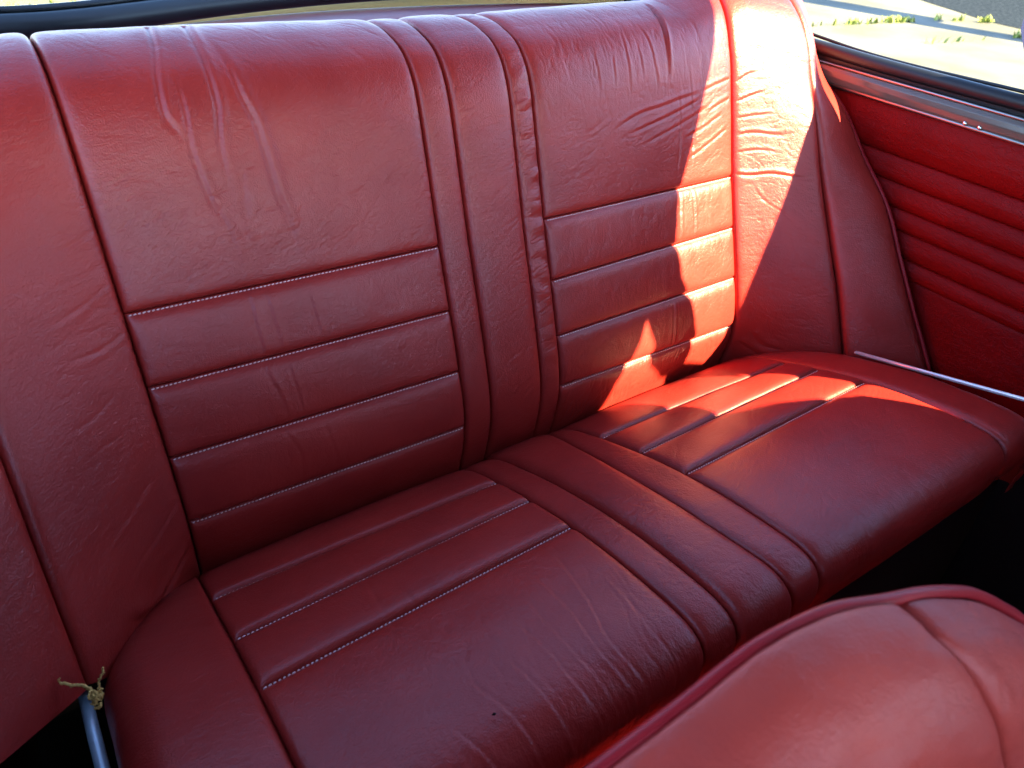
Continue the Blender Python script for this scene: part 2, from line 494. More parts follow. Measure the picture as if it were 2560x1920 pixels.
FOLDS_R = [([(.333, .668), (.327, .642), (.315, .596), (.31, .567), (.308, .54), (.304, .510)], 0.00315, .0045, (.3, .5)),
           ([(.235, .60), (.235, .564), (.235, .538), (.235, .50)], 0.00082, .0028, (.3, .3)),
           ([(.21, .57), (.209, .517)], 0.00068, .0025, (.3, .3)),
           ([(.268, .61), (.278, .58), (.282, .545), (.288, .50)], 0.00090, .003, (.3, .3)),
           ([(.255, .60), (.258, .56), (.26, .52)], 0.00060, .0025, (.3, .3)),
           ([(.18, .58), (.182, .54), (.181, .50)], 0.00052, .0025, (.3, .3)),
           ([(.193, .465), (.243, .483), (.296, .49), (.342, .497), (.375, .5)], 0.00097, .0040, (.3, .2)),
           ([(.212, .457), (.259, .466), (.318, .478), (.375, .493)], 0.00105, .0040, (.3, .2)),
           ([(.24, .44), (.29, .452), (.35, .468), (.40, .485)], 0.00082, .004, (.3, .3)),
           ([(.33, .44), (.37, .45), (.42, .468)], 0.00090, .004, (.2, .2)),
           ([(.34, .41), (.38, .425), (.43, .446)], 0.00090, .004, (.2, .2)),
           ([(.37, .50), (.40, .507), (.435, .513)], 0.00120, .004, (.3, .1)),
           ([(.38, .47), (.41, .48), (.435, .486)], 0.00105, .004, (.3, .1)),
           ([(.326, .51), (.326, .442), (.318, .385)], 0.00068, .003, (.2, .2)),
           ([(.345, .56), (.35, .50), (.352, .44), (.350, .39)], 0.00060, .0028, (.3, .2))]
FOLDS_W = [([(.444, .373), (.468, .372), (.501, .378), (.54, .379), (.575, .385)], 0.00132, .0040, (.02, .4)),
           ([(.444, .431), (.474, .436), (.517, .438), (.55, .45)], 0.00084, .004, (.1, .5)),
           ([(.444, .478), (.474, .49), (.500, .50)], 0.00096, .0035, (.1, .5)),
           ([(.444, .505), (.47, .52), (.49, .525)], 0.00084, .0035, (.1, .5)),
           ([(.444, .455), (.48, .462), (.52, .47)], 0.00078, .0035, (.1, .5)),
           ([(.444, .405), (.49, .412), (.53, .41)], 0.00066, .0035, (.1, .5)),
           ([(.47, .36), (.49, .335), (.51, .325), (.54, .30)], 0.00042, .003, (.2, .4)),
           ([(.47, .12), (.49, .10), (.52, .10)], 0.00120, .006, (.1, .3)),
           ([(.455, .10), (.48, .085), (.51, .075)], 0.00156, .006, (.1, .3))]
FOLDS_LW = [([(-.535, .13), (-.515, .095), (-.500, .085), (-.47, .092), (-.445, .105)], 0.00300, .009, (.3, .1)),
            ([(-.47, .31), (-.50, .305), (-.53, .31)], 0.00030, .004, (.3, .3)),
            ([(-.444, .36), (-.47, .355), (-.50, .36)], 0.00050, .004, (.1, .4)),
            ([(-.444, .41), (-.48, .40), (-.52, .40)], 0.00045, .004, (.1, .4)),
            ([(-.444, .46), (-.47, .455), (-.49, .455)], 0.00035, .004, (.1, .4)),
            ([(-.444, .17), (-.48, .155), (-.52, .15)], 0.00050, .005, (.1, .4)),
            ([(-.46, .215), (-.50, .20), (-.54, .20)], 0.00040, .005, (.2, .4))]
FOLDS_C = [([(-.300, .22), (-.307, .259), (-.314, .318), (-.32, .368), (-.318, .44)], 0.00049, .0045, (.2, .3)),
           ([(-.276, .26), (-.28, .279), (-.287, .333), (-.291, .40)], 0.00044, .004, (.2, .3)),
           ([(-.25, .29), (-.252, .33), (-.262, .40)], 0.00028, .004, (.3, .3)),
           ([(-.135, .36), (-.14, .4), (-.153, .465), (-.169, .518), (-.163, .565)], 0.00044, .0028, (.3, .05)),
           ([(-.165, .36), (-.171, .385), (-.175, .464), (-.183, .531), (-.175, .565)], 0.00044, .0028, (.3, .05)),
           ([(-.23, .42), (-.227, .441), (-.221, .489), (-.222, .527), (-.216, .565)], 0.00044, .0028, (.3, .05)),
           ([(-.115, .43), (-.12, .48), (-.128, .53), (-.126, .56)], 0.00033, .0026, (.3, .05)),
           ([(-.20, .40), (-.203, .47), (-.202, .53), (-.198, .57)], 0.00033, .0026, (.3, .05)),
           ([(-.26, .46), (-.252, .51), (-.25, .55), (-.246, .575)], 0.00049, .0028, (.3, .05)),
           ([(-.30, .47), (-.285, .52), (-.28, .56), (-.275, .59)], 0.00061, .003, (.3, .05)),
           ([(-.335, .50), (-.32, .54), (-.31, .57), (-.305, .59)], 0.00066, .0032, (.3, .05)),
           ([(-.25, .66), (-.24, .60), (-.242, .565)], 0.00055, .003, (.1, .2))]
def foldsum(x, s, L):
    r = 0
    for p, a, w, f in L: r = r + fold(x, s, p, a, w, f)
    return r

def wr_left_upper(x, s):
    r = foldsum(x, s, FOLDS_L)
    r = r - 0.00050 * creases(x, s, 0.45, .035, .007, 11, .12) * band(s, .37, .52, .02)
    r = r - 0.00030 * creases(x, s, -0.5, .03, .006, 12, .12) * band(s, .37, .56, .03)
    r = r - 0.00045 * creases(x, s, 2.2, .05, .008, 13, .12) * band(s, .57, .68, .015)
    r = r + 0.0004 * noise2(x / .035, s / .06, 14)
    return r
def wr_left_pleat(x, s):
    return foldsum(x, s, FOLDS_P) - 0.00030 * creases(x, s, 1.5, .03, .006, 21, .12) - 0.00025 * creases(x, s, 0.1, .02, .005, 22, .12)
def wr_right_upper(x, s):
    r = foldsum(x, s, FOLDS_R)
    r = r - 0.00055 * creases(x, s, 1.62, .055, .007, 31, .13) * band(s, .48, .66, .02)
    r = r - 0.00045 * creases(x, s, 0.32, .04, .008, 32, .13) * band(s, .38, .52, .02)
    r = r - 0.00025 * creases(x, s, -0.6, .03, .006, 33, .13)
    return r
def wr_right_pleat(x, s):
    return -0.00033 * creases(x, s, 1.5, .03, .006, 41, .14) - 0.0003 * creases(x, s, 0.6, .025, .006, 42, .13) + 0.0004 * noise2(x / .02, s / .03, 43) + foldsum(x, s, [([(.326, .372), (.322, .33), (.32, .295)], .0009, .003, (.1, .1)), ([(.35, .372), (.352, .33), (.35, .295)], .0008, .003, (.1, .1)), ([(.30, .21), (.298, .17), (.30, .03)], .0014, .003, (.1, .1))])
def wr_right_low(x, s):
    return -0.0010 * creases(x, s, 1.45, .05, .008, 46, .16) - 0.0006 * creases(x, s, 0.9, .03, .006, 47, .14)
def wr_mid(x, s):
    r = -0.00032 * creases(x, s, 0.35, .045, .007, 51, .12) * band(s, .05, .6, .03) - 0.00035 * creases(x, s, 0.5, .05, .009, 52, .10) * band(s, .1, .45, .05)
    return r - 0.00035 * creases(x, s, -1.2, .04, .006, 53, .12) * band(s, .6, .7, .01)
def wr_pucker(x, s):
    a = band(s, .19, .55, .03)
    t = (x - .0445) / .0355
    ph = s / .030 * 2 * math.pi - 2.6 * t * np.where(s > .40, 1, -0.6) + 1.5 * noise2(s / .08, t, 61)
    r = 0.0019 * a * np.sin(ph) * (0.35 + 0.65 * np.clip(t * 1.4, 0, 1)) * (0.6 + 0.8 * noise2(s / .03, t, 62))
    r = r - 0.0007 * creases(x, s, 0.2, .03, .005, 63, .15) * a
    return r - 0.0004 * creases(x, s, 0.3, .04, .007, 64, .12)
def wr_wing_r(x, s):
    return foldsum(x, s, FOLDS_W) - 0.00032 * creases(x, s, 0.25, .035, .007, 71, .13) - 0.0003 * creases(x, s, -0.6, .03, .006, 72, .13)
def wr_wing_l(x, s):
    return foldsum(x, s, FOLDS_LW) - 0.00045 * creases(x, s, -0.15, .05, .009, 75, .11) * band(-x, .44, .53, .03) - 0.0002 * creases(x, s, -0.55, .05, .009, 76, .11) * band(s, .05, .24, .03)
def wr_seat_l(x, s):
    r = foldsum(x, s, FOLDS_C)
    r = r - 0.00045 * creases(x, s, 1.75, .09, .010, 81, .09) * band(s, .36, .60, .03)
    r = r - 0.0007 * creases(x, s, 1.55, .05, .006, 82, .15) * band(s, .53, .60, .008)
    r = r - 0.00025 * creases(x, s, 0.8, .04, .007, 83, .12)
    return r
def wr_seat_r(x, s):
    return -0.00022 * creases(x, s, -0.5, .09, .012, 91, .08) - 0.0004 * creases(x, s, 1.5, .04, .006, 92, .13) * band(s, .52, .58, .01)
def wr_seat_mid(x, s):
    return -0.00035 * creases(x, s, 1.2, .035, .008, 95, .10) - 0.0003 * creases(x, s, 0.2, .03, .007, 96, .12)

# ------------------------------------------------------------------ stitches
def stitch_row(name, pos, xa, xb, sfun, off, height, parent, pitch=0.0044, flip=False):
    V = []; F = []
    n = int(abs(xb - xa) / pitch)
    for i in range(n):
        x = np.array(xa + (xb - xa) * (i + .5) / n); s = sfun(x) + off
        p = pos(x, s); q = pos(x + 1e-3, sfun(x + 1e-3) + off); t = q - p; t /= np.linalg.norm(t)
        e = 5e-4
        nn = np.cross(pos(x + e, s) - pos(x - e, s), pos(x, s + e) - pos(x, s - e)); nn /= np.linalg.norm(nn)
        if flip: nn = -nn
        b = np.cross(nn, t)
        L = 0.0016 * random.uniform(.85, 1.1); r = 0.00078
        t2 = t * math.cos(.18) + b * math.sin(.18)
        b2 = np.cross(nn, t2)
        c = p + nn * height
        base = len(V)
        for k, sc in ((-1, .35), (-.45, 1), (.45, 1), (1, .35)):
            for j in range(6):
                a = 2 * math.pi * j / 6
                V.append(c + t2 * L * k + sc * r * (math.cos(a) * b2 + math.sin(a) * nn) - nn * (0.0004 if abs(k) == 1 else 0))
        for k in range(3):
            for j in range(6):
                j2 = (j + 1) % 6
                F.append((base + k * 6 + j, base + k * 6 + j2, base + (k + 1) * 6 + j2, base + (k + 1) * 6 + j))
        F.append(tuple(base + j for j in range(5, -1, -1))); F.append(tuple(base + 18 + j for j in range(6)))
    return tag(link(name, raw_mesh(name, V, F), M_THREAD, parent), kind="stuff")

# ------------------------------------------------------------------ rear seat backrest
sb = empty("rear_back_cushion", (0, 0.21, 0.30))
tag(sb, "dark red leather rear bench backrest with stitched pleats, partly in sun", "seat backrest")
xs3 = lambda s: -.0385 - .005 * np.clip((s - .52) / .13, 0, 1) ** 1.5
xs4 = lambda s: .0450 - .010 * np.clip((s - .53) / .12, 0, 1.3) ** 2
xs2 = lambda s: -.0800 - .005 * np.clip((s - .55) / .10, 0, 1.3) ** 1.5
xs5 = lambda s: .0790 - .008 * np.clip((s - .54) / .10, 0, 1.3) ** 1.5
xs1 = lambda s: np.full(np.shape(s), -.44)
xs6 = lambda s: .441 + .004 * np.clip((.25 - s) / .15, 0, 1) + .016 * np.clip((s - .56) / .08, 0, 1.3) ** 2
SEAMS_L = [lin(.1335, -.44, .1245, -.08), lin(.215, -.44, .206, -.08), lin(.2960, -.44, .2875, -.08), lin(.375, -.44, .3695, -.08)]
SEAMS_R = [lin(.1315, .08, .127, .44), lin(.2095, .08, .211, .44), lin(.2885, .08, .292, .44), lin(.372, .08, .371, .44)]
STOP = .715
LO = .03
def insert_rows(pos, xa, xb, seams, lo, hi, parent, wr_list, upname, top_first=True):
    n = len(seams); rows = []
    for i in range(n):
        s0 = (lambda x, lo=lo: np.full(np.shape(x), lo)) if i == 0 else seams[i - 1]
        rows.append(panel("pleat", pos, xa, xb, s0, seams[i], M_SEAT, parent, h=0.0042, edges=('seam', 'seam', 'lip' if i else 'open', 'ledge'), wr=wr_list[i], crown=0.0020))
    panel(upname, pos, xa, xb, seams[-1], hi, M_SEAT, parent, h=0.0048, edges=('seam', 'seam', 'lip', 'open'), wr=wr_list[-1], crown=0.004)
    return rows
ROWS_L = insert_rows(back_pos, xs1, xs2, SEAMS_L, LO, STOP, sb, [wr_left_pleat] * 4 + [wr_left_upper], "insert_panel")
ROWS_R = insert_rows(back_pos, xs5, xs6, SEAMS_R, LO, STOP, sb, [wr_right_low, wr_right_pleat, wr_right_pleat, wr_right_pleat, wr_right_upper], "insert_panel")
panel("strip_panel", back_pos, xs2, xs3, LO, STOP, M_SEAT, sb, h=0.0050, edges=('seam', 'seam', 'open', 'open'), wr=wr_mid)
panel("center_panel", back_pos, xs3, xs4, LO, STOP, M_SEAT, sb, h=0.0055, edges=('seam', 'seam', 'open', 'open'), wr=wr_mid, crown=.002)
o = panel("strip_panel", back_pos, xs4, xs5, LO, STOP, M_SEAT, sb, h=0.0045, edges=('seam', 'seam', 'open', 'open'), wr=wr_pucker, res=.0011)
tag(o, "puckered narrow leather strip")
panel("side_bolster", back_pos, -XW, xs1, lambda x: .125 * np.clip((-x - .47) / .103, 0, 1), STOP, M_SEAT, sb, h=0.0055, edges=('seam', 'seam', 'open', 'open'), wr=wr_wing_l, crown=.006)
o = panel("side_bolster", back_pos, xs6, XW, .0, STOP, M_SEAT, sb, h=0.0055, edges=('seam', 'seam', 'open', 'open'), wr=wr_wing_r, crown=.006)
tag(o, "sunlit side bolster")
panel("outer_bolster", back_pos, -XE, -XW, lambda x: .125 + .03 * np.clip((-x - .573) / .09, 0, 1), STOP, M_SEAT, sb, h=0.006, edges=('seam', 'seam', 'open', 'open'), wr=wr_mid, crown=.006, res=.0025)
panel("outer_bolster", back_pos, XW, XE, .0, STOP, M_SEAT, sb, h=0.006, edges=('seam', 'seam', 'open', 'open'), wr=wr_mid, crown=.006, res=.0025)
for sg in (-1, 1):
    ss = np.linspace(.155 if sg < 0 else 0.0, .70, 60)
    pth = back_pos(np.full(60, sg * XE), ss)
    tube("edge_piping", pth + np.array([sg * .001, -.002, .001]), .0032, M_PIPE, sb)
    # skirt turning back from the edge
    sk = np.stack([pth, pth + np.array([sg * .004, .03, -.004]), pth + np.array([sg * .002, .09, -.02])], 1)
    link("edge_skirt", grid_mesh("edge_skirt", sk, None), M_SEAT, sb)
for L, rows, xa, xb in ((SEAMS_L, ROWS_L, -.437, -.084), (SEAMS_R, ROWS_R, .083, .438)):
    for f, row in zip(L, rows):
        stitch_row("stitching", back_pos, xa, xb, f, -.0022, .0004, row)
# closed core behind the leather
xs = np.linspace(-.56, XE, 70); ss = np.linspace(0, .73, 50)
gx, gs = np.meshgrid(xs, ss, indexing='ij')
p = back_pos(gx, gs)
e = 5e-4
nn = np.cross(back_pos(gx + e, gs) - back_pos(gx - e, gs), back_pos(gx, gs + e) - back_pos(gx, gs - e)); nn /= np.linalg.norm(nn, axis=-1, keepdims=True)
link("foam_core", grid_mesh("foam_core", p - nn * .012), M_DARK, sb)

# ------------------------------------------------------------------ rear seat cushion
sc = empty("rear_seat_cushion", (0, 0.0, 0.30))
tag(sc, "dark red leather rear bench cushion with pleats below the backrest", "seat cushion")
XT = dict(a=-.4475, b=-.0875, c=-.0430, d=.0325, e=.0835, f=.4615)
xt = {k: (lambda s, v=v: np.full(np.shape(s), v)) for k, v in XT.items()}
xt['d'] = lambda s: .027 + .014 * np.clip(np.abs(s - .40) / .2, 0, 1.4) ** 2
xt['f'] = lambda s: .4615 - .003 * np.clip((s - .45) / .1, -1, 1)
SEAMS_CL = [lin(.191, -.4475, .2005, -.0875), lin(.285, -.4475, .2745, -.0875), lin(.368, -.4475, .355, -.0875)]
SEAMS_CR = [lin(.200, .084, .211, .462), lin(.281, .084, .273, .462), lin(.360, .084, .351, .462)]
S_END = .652
def cushion_rows(xa, xb, seams, wr, wrf):
    n = len(seams); rows = []
    for i in range(n):
        s0 = .04 if i == 0 else seams[i - 1]
        rows.append(panel("pleat", seat_pos, xa, xb, s0, seams[i], M_SEAT, sc, h=0.0055, edges=('seam', 'seam', 'open' if i == 0 else 'ledge', 'lip'), wr=wr, crown=.003, flip=True))
    panel("insert_panel", seat_pos, xa, xb, seams[-1], S_END, M_SEAT, sc, h=0.0055, edges=('seam', 'seam', 'ledge', 'open'), wr=wrf, crown=.004, flip=True)
    return rows
CROWS_L = cushion_rows(xt['a'], xt['b'], SEAMS_CL, lambda x, s: foldsum(x, s, FOLDS_C) - .0003 * creases(x, s, 1.5, .03, .007, 101, .12), wr_seat_l)
CROWS_R = cushion_rows(xt['e'], xt['f'], SEAMS_CR, wr_seat_r, wr_seat_r)
panel("strip_panel", seat_pos, xt['b'], xt['c'], .04, S_END, M_SEAT, sc, h=0.0055, edges=('seam', 'seam', 'open', 'open'), wr=wr_seat_mid, flip=True)
panel("center_panel", seat_pos, xt['c'], xt['d'], .04, S_END, M_SEAT, sc, h=0.0085, edges=('seam', 'seam', 'open', 'open'), wr=wr_seat_mid, crown=.003, flip=True)
panel("strip_panel", seat_pos, xt['d'], xt['e'], .04, S_END, M_SEAT, sc, h=0.0060, edges=('seam', 'seam', 'open', 'open'), wr=wr_seat_mid, flip=True)
for sg in (-1, 1):
    uu = np.r_[np.linspace(0, .06, 10)[:-1], np.linspace(.06, 1, 40), np.linspace(1.03, 1.9, 20)]
    ss = np.linspace(.03, .60, 220)
    gu, gs = np.meshgrid(uu, ss, indexing='ij')
    p = side_seat_pos(gu, gs, sg)
    du = side_seat_pos(gu + 1e-3, gs, sg) - p; dsv = side_seat_pos(gu, gs + 1e-3, sg) - p
    nrm = np.cross(du, dsv); nrm /= np.linalg.norm(nrm, axis=-1, keepdims=True) + 1e-12
    if sg > 0: nrm = -nrm
    nrm = np.where(nrm[..., 2:3] < -0.2, -nrm, nrm)
    d = gu * .10
    a, c = edge_fac(d, 'seam')
    disp = .006 * a - c + .0008 * fbm(gu / .8, gs / .06, 5, 2) * a
    disp = disp - .0004 * a * creases(gu * .1, gs, 2.4, .04, .009, 111, .12)
    p = p + nrm * disp[..., None]
    UV = np.stack([gu * .11, gs], -1)
    link("side_panel", grid_mesh("side_panel", p, UV, flip=(sg > 0)), M_SEAT, sc)
    es = np.linspace(.06, .60, 70)
    pp = side_seat_pos(np.full(70, 1.25), es, sg) + np.array([sg * .005, 0, 0])
    tube("edge_piping", pp, .0035, M_PIPE, sc)
for L, rows, xa, xb in ((SEAMS_CL, CROWS_L, -.444, -.091), (SEAMS_CR, CROWS_R, .087, .458)):
    for f, row in zip(L, rows):
        stitch_row("stitching", seat_pos, xa, xb, f, .0024, .0006, row, flip=True)
gx, gs = np.meshgrid(np.linspace(-.53, .53, 60), np.linspace(.03, .69, 50), indexing='ij')
p = seat_pos(gx, gs)
nn = np.cross(seat_pos(gx, gs + e) - seat_pos(gx, gs - e), seat_pos(gx + e, gs) - seat_pos(gx - e, gs)); nn /= np.linalg.norm(nn, axis=-1, keepdims=True)
nn = -nn if nn[20, 20, 2] < 0 else nn
link("foam_core", grid_mesh("foam_core", p - nn * .013), M_DARK, sc)

# ------------------------------------------------------------------ seat base below the cushion
base = empty("seat_base", (0, -.19, 0.1))
tag(base, "dark seat base under the rear cushion with thin chrome strip", "seat base")
box("riser", (-.60, -.193, -.02), (.60, -.16, .366), M_DARK, base, .003)
tube("chrome_strip", [(-.60, -.2035, .3635), (0, -.2035, .3635), (.60, -.2035, .3635)], .0022, M_CHROME, base)

# ------------------------------------------------------------------ front seat in the foreground
fs = empty("front_seat", (-.37, -.40, 0.1))
tag(fs, "red leather front seat top with piped edge in the near right corner", "front seat", "front seats")
FPIPE = smooth_path([(-.64, -.395, .62), (-.63, -.375, .70), (-.58, -.352, .742), (-.52, -.345, .750), (-.42, -.343, .751), (-.33, -.343, .751), (-.246, -.343, .750), (-.213, -.347, .748), (-.18, -.3555, .742), (-.150, -.362, .734), (-.122, -.368, .722), (-.092, -.374, .705), (-.062, -.383, .684), (-.033, -.396, .66), (-.008, -.418, .60), (.004, -.45, .50), (.008, -.48, .38)], 160)
FPIPE = FPIPE + np.array([0, -.001, -.004])
FPIPE[:, 2] -= .016 * np.clip((-FPIPE[:, 0] - .27) / .13, 0, 1)
FPROF = interp_curve([(0, 0, 0), (.012, -.011, -.001), (.03, -.028, -.003), (.05, -.047, -.014), (.07, -.063, -.034), (.11, -.080, -.074), (.16, -.094, -.12), (.26, -.112, -.22), (.5, -.16, -.44)])
def front_pos(t, v):
    i = t * (len(FPIPE) - 1)
    base_ = np.stack([np.interp(i, np.arange(len(FPIPE)), FPIPE[:, c]) for c in range(3)], -1)
    f = FPROF(v)
    # sideways pull-in so that the face narrows away from the corner
    xr = np.clip((base_[..., 0] + .20) / .2, 0, 1)
    out = base_.copy()
    out[..., 1] += f[..., 0] * (1 - .35 * xr)
    out[..., 2] += f[..., 1] * (1 - .25 * xr)
    out[..., 0] += -0.25 * xr * np.clip(-f[..., 0], 0, .08) + .42 * np.clip(v - .03, 0, .1) * np.clip((base_[..., 0] + .42) / .2, 0, 1)
    return out
tt = np.linspace(0, 1, 260); vv = np.r_[np.linspace(0, .012, 14)[:-1], np.linspace(.012, .13, 90), np.linspace(.135, .5, 60)]
tseam = float(np.interp(-.168, FPIPE[:, 0], np.linspace(0, 1, len(FPIPE))))
SEAM_T = lambda v: tseam + 0 * v
def front_panel(name, ta, tb, wr=None, crown=.004):
    n = max(30, int((tb - ta) * 420))
    T = edge_axis(0, (tb - ta) * 1.25, coarse=.003)
    gt, gv = np.meshgrid(ta + (tb - ta) * T, vv, indexing='ij')
    p = front_pos(gt, gv)
    d1 = front_pos(gt + 2e-3, gv) - front_pos(gt - 2e-3, gv); d2 = front_pos(gt, gv + 1e-3) - front_pos(gt, gv - 1e-3)
    nr = np.cross(d2, d1); nr /= np.linalg.norm(nr, axis=-1, keepdims=True) + 1e-12
    nr = np.where((nr[..., 2:3] - nr[..., 1:2]) < 0, -nr, nr)
    dl = (gt - ta) * 1.25; dr = (tb - gt) * 1.25
    f = 1.0; g = 0.0
    for d, k in ((dl, 'soft'), (dr, 'soft'), (gv, 'seam')):
        a, c = edge_fac(d, k); f = f * a; g = g + c
    dd = (.006 if name == 'insert_panel' else .0035) * f - g * 1.2
    if wr is not None: dd = dd + wr(gt * 1.25, gv) * f
    p = p + nr * dd[..., None]
    link(name, grid_mesh(name, p, np.stack([gt * 1.25, gv], -1)), M_FRONT, fs)
def wr_front(x, s):
    return .0010 * fbm(x / .06, s / .035, 121, 2) - .0007 * creases(x, s, 2.7, .07, .022, 122, .25)
front_panel("insert_panel", .10, tseam, wr_front)
front_panel("side_bolster", tseam, 1.0, wr_front)
corner = np.clip((FPIPE[:, :1] + .17) / .08, 0, 1)
tube("piping", FPIPE + np.array([0, -.001, 0.0]) + corner * np.array([.003, .002, .002]) + np.array([0, .0015, .0]), .0040, M_PIPE, fs)
# back shell
bk = np.stack([FPIPE, FPIPE + np.array([0, .002, -.006]), FPIPE + np.array([0, -.004, -.12]), np.c_[FPIPE[:, 0], FPIPE[:, 1] * 0 - .42, FPIPE[:, 2] * 0 + .2]], 1)
link("back_shell", grid_mesh("back_shell", bk), M_SEAT, fs)

# the other front seat, further forward: same build, mirrored (only its shade reaches the picture)
fs2 = empty("front_seat", (.37, -.55, 0.1))
tag(fs2, "red leather front seat farther forward, in the dark beyond the right edge", "front seat", "front seats")
for ch in list(fs.children):
    me = ch.data.copy()
    co = np.empty(len(me.vertices) * 3, np.float32); me.vertices.foreach_get("co", co); co = co.reshape(-1, 3)
    co[:, 0] = -co[:, 0] + .01; co[:, 1] -= .16; co[:, 2] -= .03
    me.vertices.foreach_set("co", co.reshape(-1)); me.flip_normals(); me.update()
    c = ch.copy(); c.data = me; COL.objects.link(c); c.parent = fs2
    c.matrix_parent_inverse = Matrix.Translation(-Vector(fs2.location))

# ------------------------------------------------------------------ right interior side panel
XP = .682
spn = empty("side_trim_panel", (XP, 0, 0.5))
tag(spn, "red vinyl side trim panel with ribs beside the seat's right end", "trim panel")
def rib(y0, y1, z0, z1, parent, h=.013, name="rib"):
    ys = np.linspace(y0, y1, 160); t = np.r_[np.linspace(0, .1, 8)[:-1], np.linspace(.1, .9, 30), np.linspace(.9, 1, 8)[1:]]
    gy, gt = np.meshgrid(ys, t, indexing='ij')
    z = z0 + (z1 - z0) * gt
    d = h * (np.sin(np.pi * gt ** 0.75)) ** 0.55 + .0006 * fbm(gy / .05, z / .02, 131, 2)
    d = d - .0006 * creases(gy, z, .9, .03, .008, 133, .14) * np.clip(d / h, 0, 1)
    p = np.stack([XP - d, gy, z], -1)
    return link(name, grid_mesh(name, p, np.stack([gy, z], -1), flip=False), M_VINYL, parent)
rib(-.75, .52, .6835, .7545, spn, .010, "upper_pad")
zz = [.6835, .645, .6085, .576, .5365, .506]
for a, b in zip(zz[1:], zz[:-1]):
    rib(-.75, .52, a, b, spn, .0095)
rib(-.75, .52, .30, .506, spn, .010, "lower_pad")
box("backing_board", (XP, -.78, .05), (XP + .02, .55, .756), M_DARK, spn)
# metal trim strip under the window with chrome beads
prof = [(XP - .013, .7575), (XP - .016, .762), (XP - .0175, .770), (XP - .016, .778), (XP - .012, .784), (XP + .02, .7845), (XP + .02, .757)]
STRIP = extrude_x("metal_strip", prof, -.9, .55, M_TRIM, spn, axis='y', smooth=False, bevel=.0012)
tube("chrome_bead", [(XP - .013, y, .7570) for y in (-.9, 0, .55)], .0030, M_BEAD, spn)
tube("chrome_bead", [(XP - .012, y, .7862) for y in (-.9, 0, .55)], .0024, M_BEAD, spn)
extrude_x("sill_recess", [(XP - .004, .787), (XP - .004, .795), (XP + .02, .797), (XP + .02, .786)], -.9, .55, M_RUBBER, spn, axis='y')
tube("window_rail", smooth_path([(XP - .001, -.9, .8030), (XP - .001, .0, .8030), (XP - .001, .34, .8035), (XP, .42, .806), (XP + .004, .47, .815)], 50), .0108, M_RUBBER, spn, seg=16)
tube("window_seal", smooth_path([(XP + .015, -.9, .8140), (XP + .015, .0, .8140), (XP + .015, .36, .8140), (XP + .010, .42, .821), (XP + .012, .46, .835), (XP + .012, .48, .87)], 60), .0026, M_RUBBER, spn, seg=8)
def screw(y, z):
    V = []; F = []; n = 12; rr = [(.0030, 0), (.0028, .0009), (.0018, .0016), (.0, .0019)]
    for r, h in rr:
        for j in range(n):
            a = 2 * math.pi * j / n
            V.append((XP - .0165 - h, y + r * math.cos(a), z + r * math.sin(a)))
    for k in range(3):
        for j in range(n):
            F.append((k * n + j, k * n + (j + 1) % n, (k + 1) * n + (j + 1) % n, (k + 1) * n + j))
    return link("screw", raw_mesh("screw", V, F), M_CHROME, STRIP)
screw(.086, .7615); screw(.064, .7615)

# ------------------------------------------------------------------ metal rods beside the cushion, frayed padding
o = tube("hinge_rod", [(.582, .100, .3945), (.582, -.03, .4285), (.582, -.175, .4675), (.582, -.26, .490)], .0032, M_ROD)
tag(o, "bright thin metal rod along the sunlit right end of the cushion", "rod", "metal rods beside the rear cushion")
o = tube("hinge_rod", [(-.5803, .1085, .3745), (-.5803, .1072, .373), (-.5812, .06, .368), (-.582, -.02, .3615), (-.582, -.10, .358)], [.003, .0056, .0060, .0060, .0060], M_STEEL, seg=14)
tag(o, "grey steel rod with frayed fibres at its tip, lower left corner", "rod", "metal rods beside the rear cushion")
fp = empty("frayed_padding", (-.57, .09, .37))
tag(fp, "tuft of frayed tan jute padding at the tip of the grey rod", "padding")
def fibre(pts, r):
    P = smooth_path(pts, 24)
    P = CAM + (P - CAM) * .925 + rng.normal(0, .0006, P.shape)
    return tube("fibre", P, r * 1.25, M_JUTE, fp, seg=5)
fibre([(-.5955, .1172, .384), (-.5886, .1115, .3835), (-.5787, .1041, .3835), (-.5735, .0983, .3814), (-.5697, .0917, .3771), (-.5685, .0905, .372)], .0011)
fibre([(-.5955, .1172, .384), (-.5957, .1185, .3865), (-.5945, .119, .389)], .0004)
fibre([(-.5787, .1041, .3835), (-.5745, .099, .379), (-.572, .0945, .374), (-.5745, .0905, .370)], .0009)
fibre([(-.5569, .1017, .3989), (-.5599, .0991, .3935), (-.5634, .0983, .3897), (-.566, .096, .384), (-.5677, .0934, .3808)], .0007)
fibre([(-.5754, .0862, .3663), (-.572, .086, .3655), (-.5695, .088, .368)], .0010)
for i in range(26):
    c = np.array([-.5722, .0925, .3735]) + rng.normal(0, 1, 3) * np.array([.002, .002, .0028])
    d = rng.normal(0, 1, 3); d /= np.linalg.norm(d)
    fibre([c - d * .004, c + rng.normal(0, .0015, 3), c + d * .004], .0006)

o = link("crumb", raw_mesh("crumb", [(-.3010, -.176, .4800), (-.2985, -.1775, .4795), (-.2965, -.176, .4792), (-.2985, -.1745, .4797), (-.2987, -.176, .4815), (-.2987, -.176, .4775)], [(0, 1, 4), (1, 2, 4), (2, 3, 4), (3, 0, 4), (1, 0, 5), (2, 1, 5), (3, 2, 5), (0, 3, 5)]), M_DARK)
tag(o, "tiny dark crumb lying near the front of the left cushion", "crumb")

